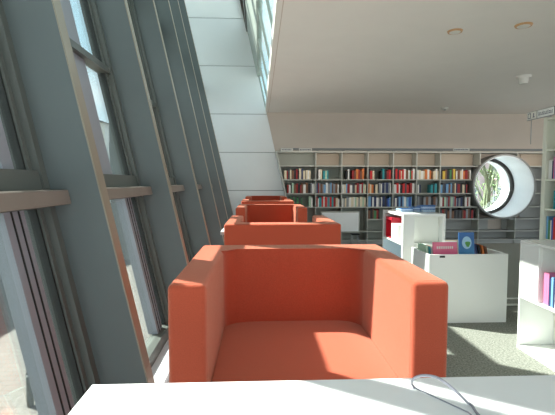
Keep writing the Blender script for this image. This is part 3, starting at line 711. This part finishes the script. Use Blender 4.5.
# ------------------------------------------------------------------ outdoors
GZ = EYE - 5.8
M['paving'] = brick_mat('pale_paving', srgb(108, 104, 98), srgb(99, 95, 90), srgb(76, 72, 68), .6, .3, .015)
gr = struct(box('ground', -80, 60, -20, 140, GZ - .2, GZ, 'paving'))
M['beige_r'] = mat('beige_render', srgb(222, 196, 164), .9, noise=.04, nscale=1)
M['brown_s'] = mat('brown_plinth', srgb(150, 112, 92), .9)
M['pale_r'] = mat('pale_render', srgb(214, 218, 216), .9, noise=.03, nscale=1)
M['grey_r'] = mat('grey_render', srgb(170, 178, 184), .9, noise=.03, nscale=1)
M['roof'] = mat('grey_roof', srgb(96, 98, 104), .8)
M['pane'] = mat('dark_pane', srgb(70, 82, 96), .15)
def building(x0, x1, y0, y1, h, m, label, gable=False):
    cx, cy = (x0+x1)/2, (y0+y1)/2
    t = empty('apartment_building', (cx, cy, GZ))
    box('wall', x0-cx, x1-cx, y0-cy, y1-cy, 0, h, m, t); box('plinth', x0-cx-.05, x1-cx+.08, y0-cy-.08, y1-cy+.05, 0, 3.0, 'brown_s', t)
    if gable:
        bm = bmesh.new(); a = [bm.verts.new(p) for p in ((x0-cx-.3, y0-cy-.3, h), (x1-cx+.3, y0-cy-.3, h), (0, y0-cy-.3, h+3.2))]; b = [bm.verts.new((v.co.x, y1-cy+.3, v.co.z)) for v in a]
        bm.faces.new(a); bm.faces.new(b[::-1]); [bm.faces.new((a[i], b[i], b[(i+1) % 3], a[(i+1) % 3])) for i in range(3)]; obj('roof', bm, 'roof', t)
    else: box('roof', x0-cx-.25, x1-cx+.25, y0-cy-.25, y1-cy+.25, h, h+.35, 'roof', t)
    nfl = int((h - 3.2) // 3)
    for f in range(nfl):
        z = 3.6 + 3*f
        yv = y0 - cy + 1.2
        while yv < y1 - cy - 1.6:
            fo = box('window', x1-cx-.02, x1-cx+.05, yv, yv+1.2, z, z+1.6, 'whitem', t); box('pane', x1-cx+.05, x1-cx+.06, yv+.08, yv+1.12, z+.08, z+1.52, 'pane', fo); yv += 3
    xv = x0 - cx + 1.2
    for f in range(nfl):
        xv = x0 - cx + 1.2; z = 3.6 + 3*f
        while xv < x1 - cx - 1.6:
            fo = box('window', xv, xv+1.2, y0-cy-.05, y0-cy+.02, z, z+1.6, 'whitem', t); box('pane', xv+.08, xv+1.12, y0-cy-.06, y0-cy-.05, z+.08, z+1.52, 'pane', fo); xv += 3
    return tag(t, label, 'building')
building(-34, -21, 8, 30, 12, 'grey_r', 'grey rendered building close by beyond the left window')
building(-36, -21, 32, 52, 12.6, 'beige_r', 'beige building with brown ground floor seen through the left window')
building(-38, -20, 56, 84, 13.5, 'pale_r', 'pale building with a pitched roof seen through the tall second window', True)
building(-30, -8, 96, 112, 14, 'grey_r', 'grey building closing the far end of the street')
def bollard(px, py, label):
    p = PZ(px, py, GZ); t = empty('bollard', (p.x, p.y, GZ))
    bm = bmesh.new(); add_tube(bm, [(0, 0, 0), (0, 0, .8)], .085, 14); obj('post', bm, 'frame', t, smooth=True)
    bm = bmesh.new(); add_tube(bm, [(0, 0, .8), (0, 0, .86)], .07, 14); obj('band', bm, 'whitem', t, smooth=True)
    bm = bmesh.new(); add_tube(bm, [(0, 0, .86), (0, 0, .93)], [.09, .06], 14); obj('cap', bm, 'gasket', t, smooth=True)
    tag(t, label, 'bollard', 'bollards on the paved street')
bollard(30.5, 406, 'grey street bollard at the lower left, nearer one seen through the glass'); bollard(60.5, 366, 'grey street bollard farther off, beside the dark window frame')
# tree beyond the porthole
M['bark'] = mat('ivy_bark', srgb(104, 112, 84), .9, noise=.3, nscale=6)
M['leaf'] = mat('green_leaves', srgb(120, 152, 92), .8); M['bloss'] = mat('mauve_blossom', srgb(196, 150, 160), .8)
M['pinkr'] = mat('rose_render', srgb(206, 178, 180), .9)
def tree(x, y, hgt, seed, leafm, label, twist=.5, n=380):
    rnd = random.Random(seed); t = empty('tree', (x, y, GZ)); bm = bmesh.new(); tips = []
    def grow(p, d, l, r, lev):
        pts = [p]; rs = [r]
        for k in range(5):
            d = (d + Vector((rnd.uniform(-1, 1), rnd.uniform(-1, 1), rnd.uniform(-.2, .6)))*.16).normalized(); p = p + d*l/5; pts.append(p); rs.append(r*(1 - .12*(k+1)))
            if lev > 0 and k >= 1: 
                nd = (d + Vector((rnd.uniform(-1, 1), rnd.uniform(-1, 1), rnd.uniform(0, .7)))*.9).normalized(); grow(p, nd, l*.55, r*.45, lev-1)
            if lev <= 1: tips.append(p)
        add_tube(bm, pts, rs, 7)
    grow(Vector((0, 0, 0)), Vector((-.06, 0, 1)), hgt*.75, .2, 3); grow(Vector((.35, 0, 0)), Vector((.18, 0, 1)), hgt*.7, .16, 3)
    obj('trunk', bm, 'bark', t, smooth=True)
    bm = bmesh.new()
    for _ in range(n*6):
        c = rnd.choice(tips) + Vector([rnd.gauss(0, .16) for _ in range(3)]); a = Vector([rnd.uniform(-1, 1) for _ in range(3)]).normalized(); b = a.orthogonal().normalized(); s = rnd.uniform(.03, .065)
        bm.faces.new([bm.verts.new(c + a*s), bm.verts.new(c + b*s*.6), bm.verts.new(c - a*s), bm.verts.new(c - b*s*.6)])
    o = obj('foliage', bm, leafm, t); o['kind'] = 'stuff'
    return tag(t, label, 'tree')
q = PY(494, 186, 15.5); tree(q.x, 15.5, 7.6, 4, 'leaf', 'ivy green tree with twin trunk right outside the round window')
q = PY(479, 186, 19); tree(q.x, 19, 8.0, 11, 'bloss', 'mauve blossoming tree farther back at the left in the round window')
building(13, 30, 46, 60, 9.5, 'pinkr', 'rose coloured building behind the trees in the round window')
# ------------------------------------------------------------------ light
sun = bpy.data.lights.new('sun', 'SUN'); sun.energy = 27; sun.angle = R(.55); sun.color = (1, .955, .88)
so = bpy.data.objects.new('sun', sun); C.objects.link(so)
d = Vector((.90, -.46, -1)).normalized(); so.rotation_euler = d.to_track_quat('-Z', 'Y').to_euler(); so.location = (-10, 5, 15)
wd = bpy.data.worlds.new('sky'); bpy.context.scene.world = wd; wd.use_nodes = True; nt = wd.node_tree; N = nt.nodes; L = nt.links
bg = N['Background']; tc = N.new('ShaderNodeTexCoord'); sp = N.new('ShaderNodeSeparateXYZ'); L.new(tc.outputs['Generated'], sp.inputs[0])
cr = N.new('ShaderNodeValToRGB'); el = cr.color_ramp.elements; el[0].position = 0; el[0].color = (.85, .90, .92, 1); el[1].position = .8; el[1].color = (.48, .68, .82, 1)
e = el.new(.22); e.color = (.50, .72, .84, 1)
L.new(sp.outputs['Z'], cr.inputs[0])
n = N.new('ShaderNodeTexNoise'); n.inputs['Scale'].default_value = 4.5; n.inputs['Detail'].default_value = 8; L.new(tc.outputs['Generated'], n.inputs[0])
cc = N.new('ShaderNodeValToRGB'); cc.color_ramp.elements[0].position = .48; cc.color_ramp.elements[1].position = .66; L.new(n.outputs['Fac'], cc.inputs[0])
mx = N.new('ShaderNodeMix'); mx.data_type = 'RGBA'; L.new(cc.outputs[0], mx.inputs[0]); L.new(cr.outputs[0], mx.inputs[6]); mx.inputs[7].default_value = (1, 1, 1, 1)
L.new(mx.outputs[2], bg.inputs[0]); bg.inputs[1].default_value = 1.75
sc = bpy.context.scene
sc.view_settings.view_transform = 'Standard'; sc.view_settings.look = 'None'; sc.view_settings.gamma = 1; sc.view_settings.exposure = .2
sc.view_settings.use_curve_mapping = False
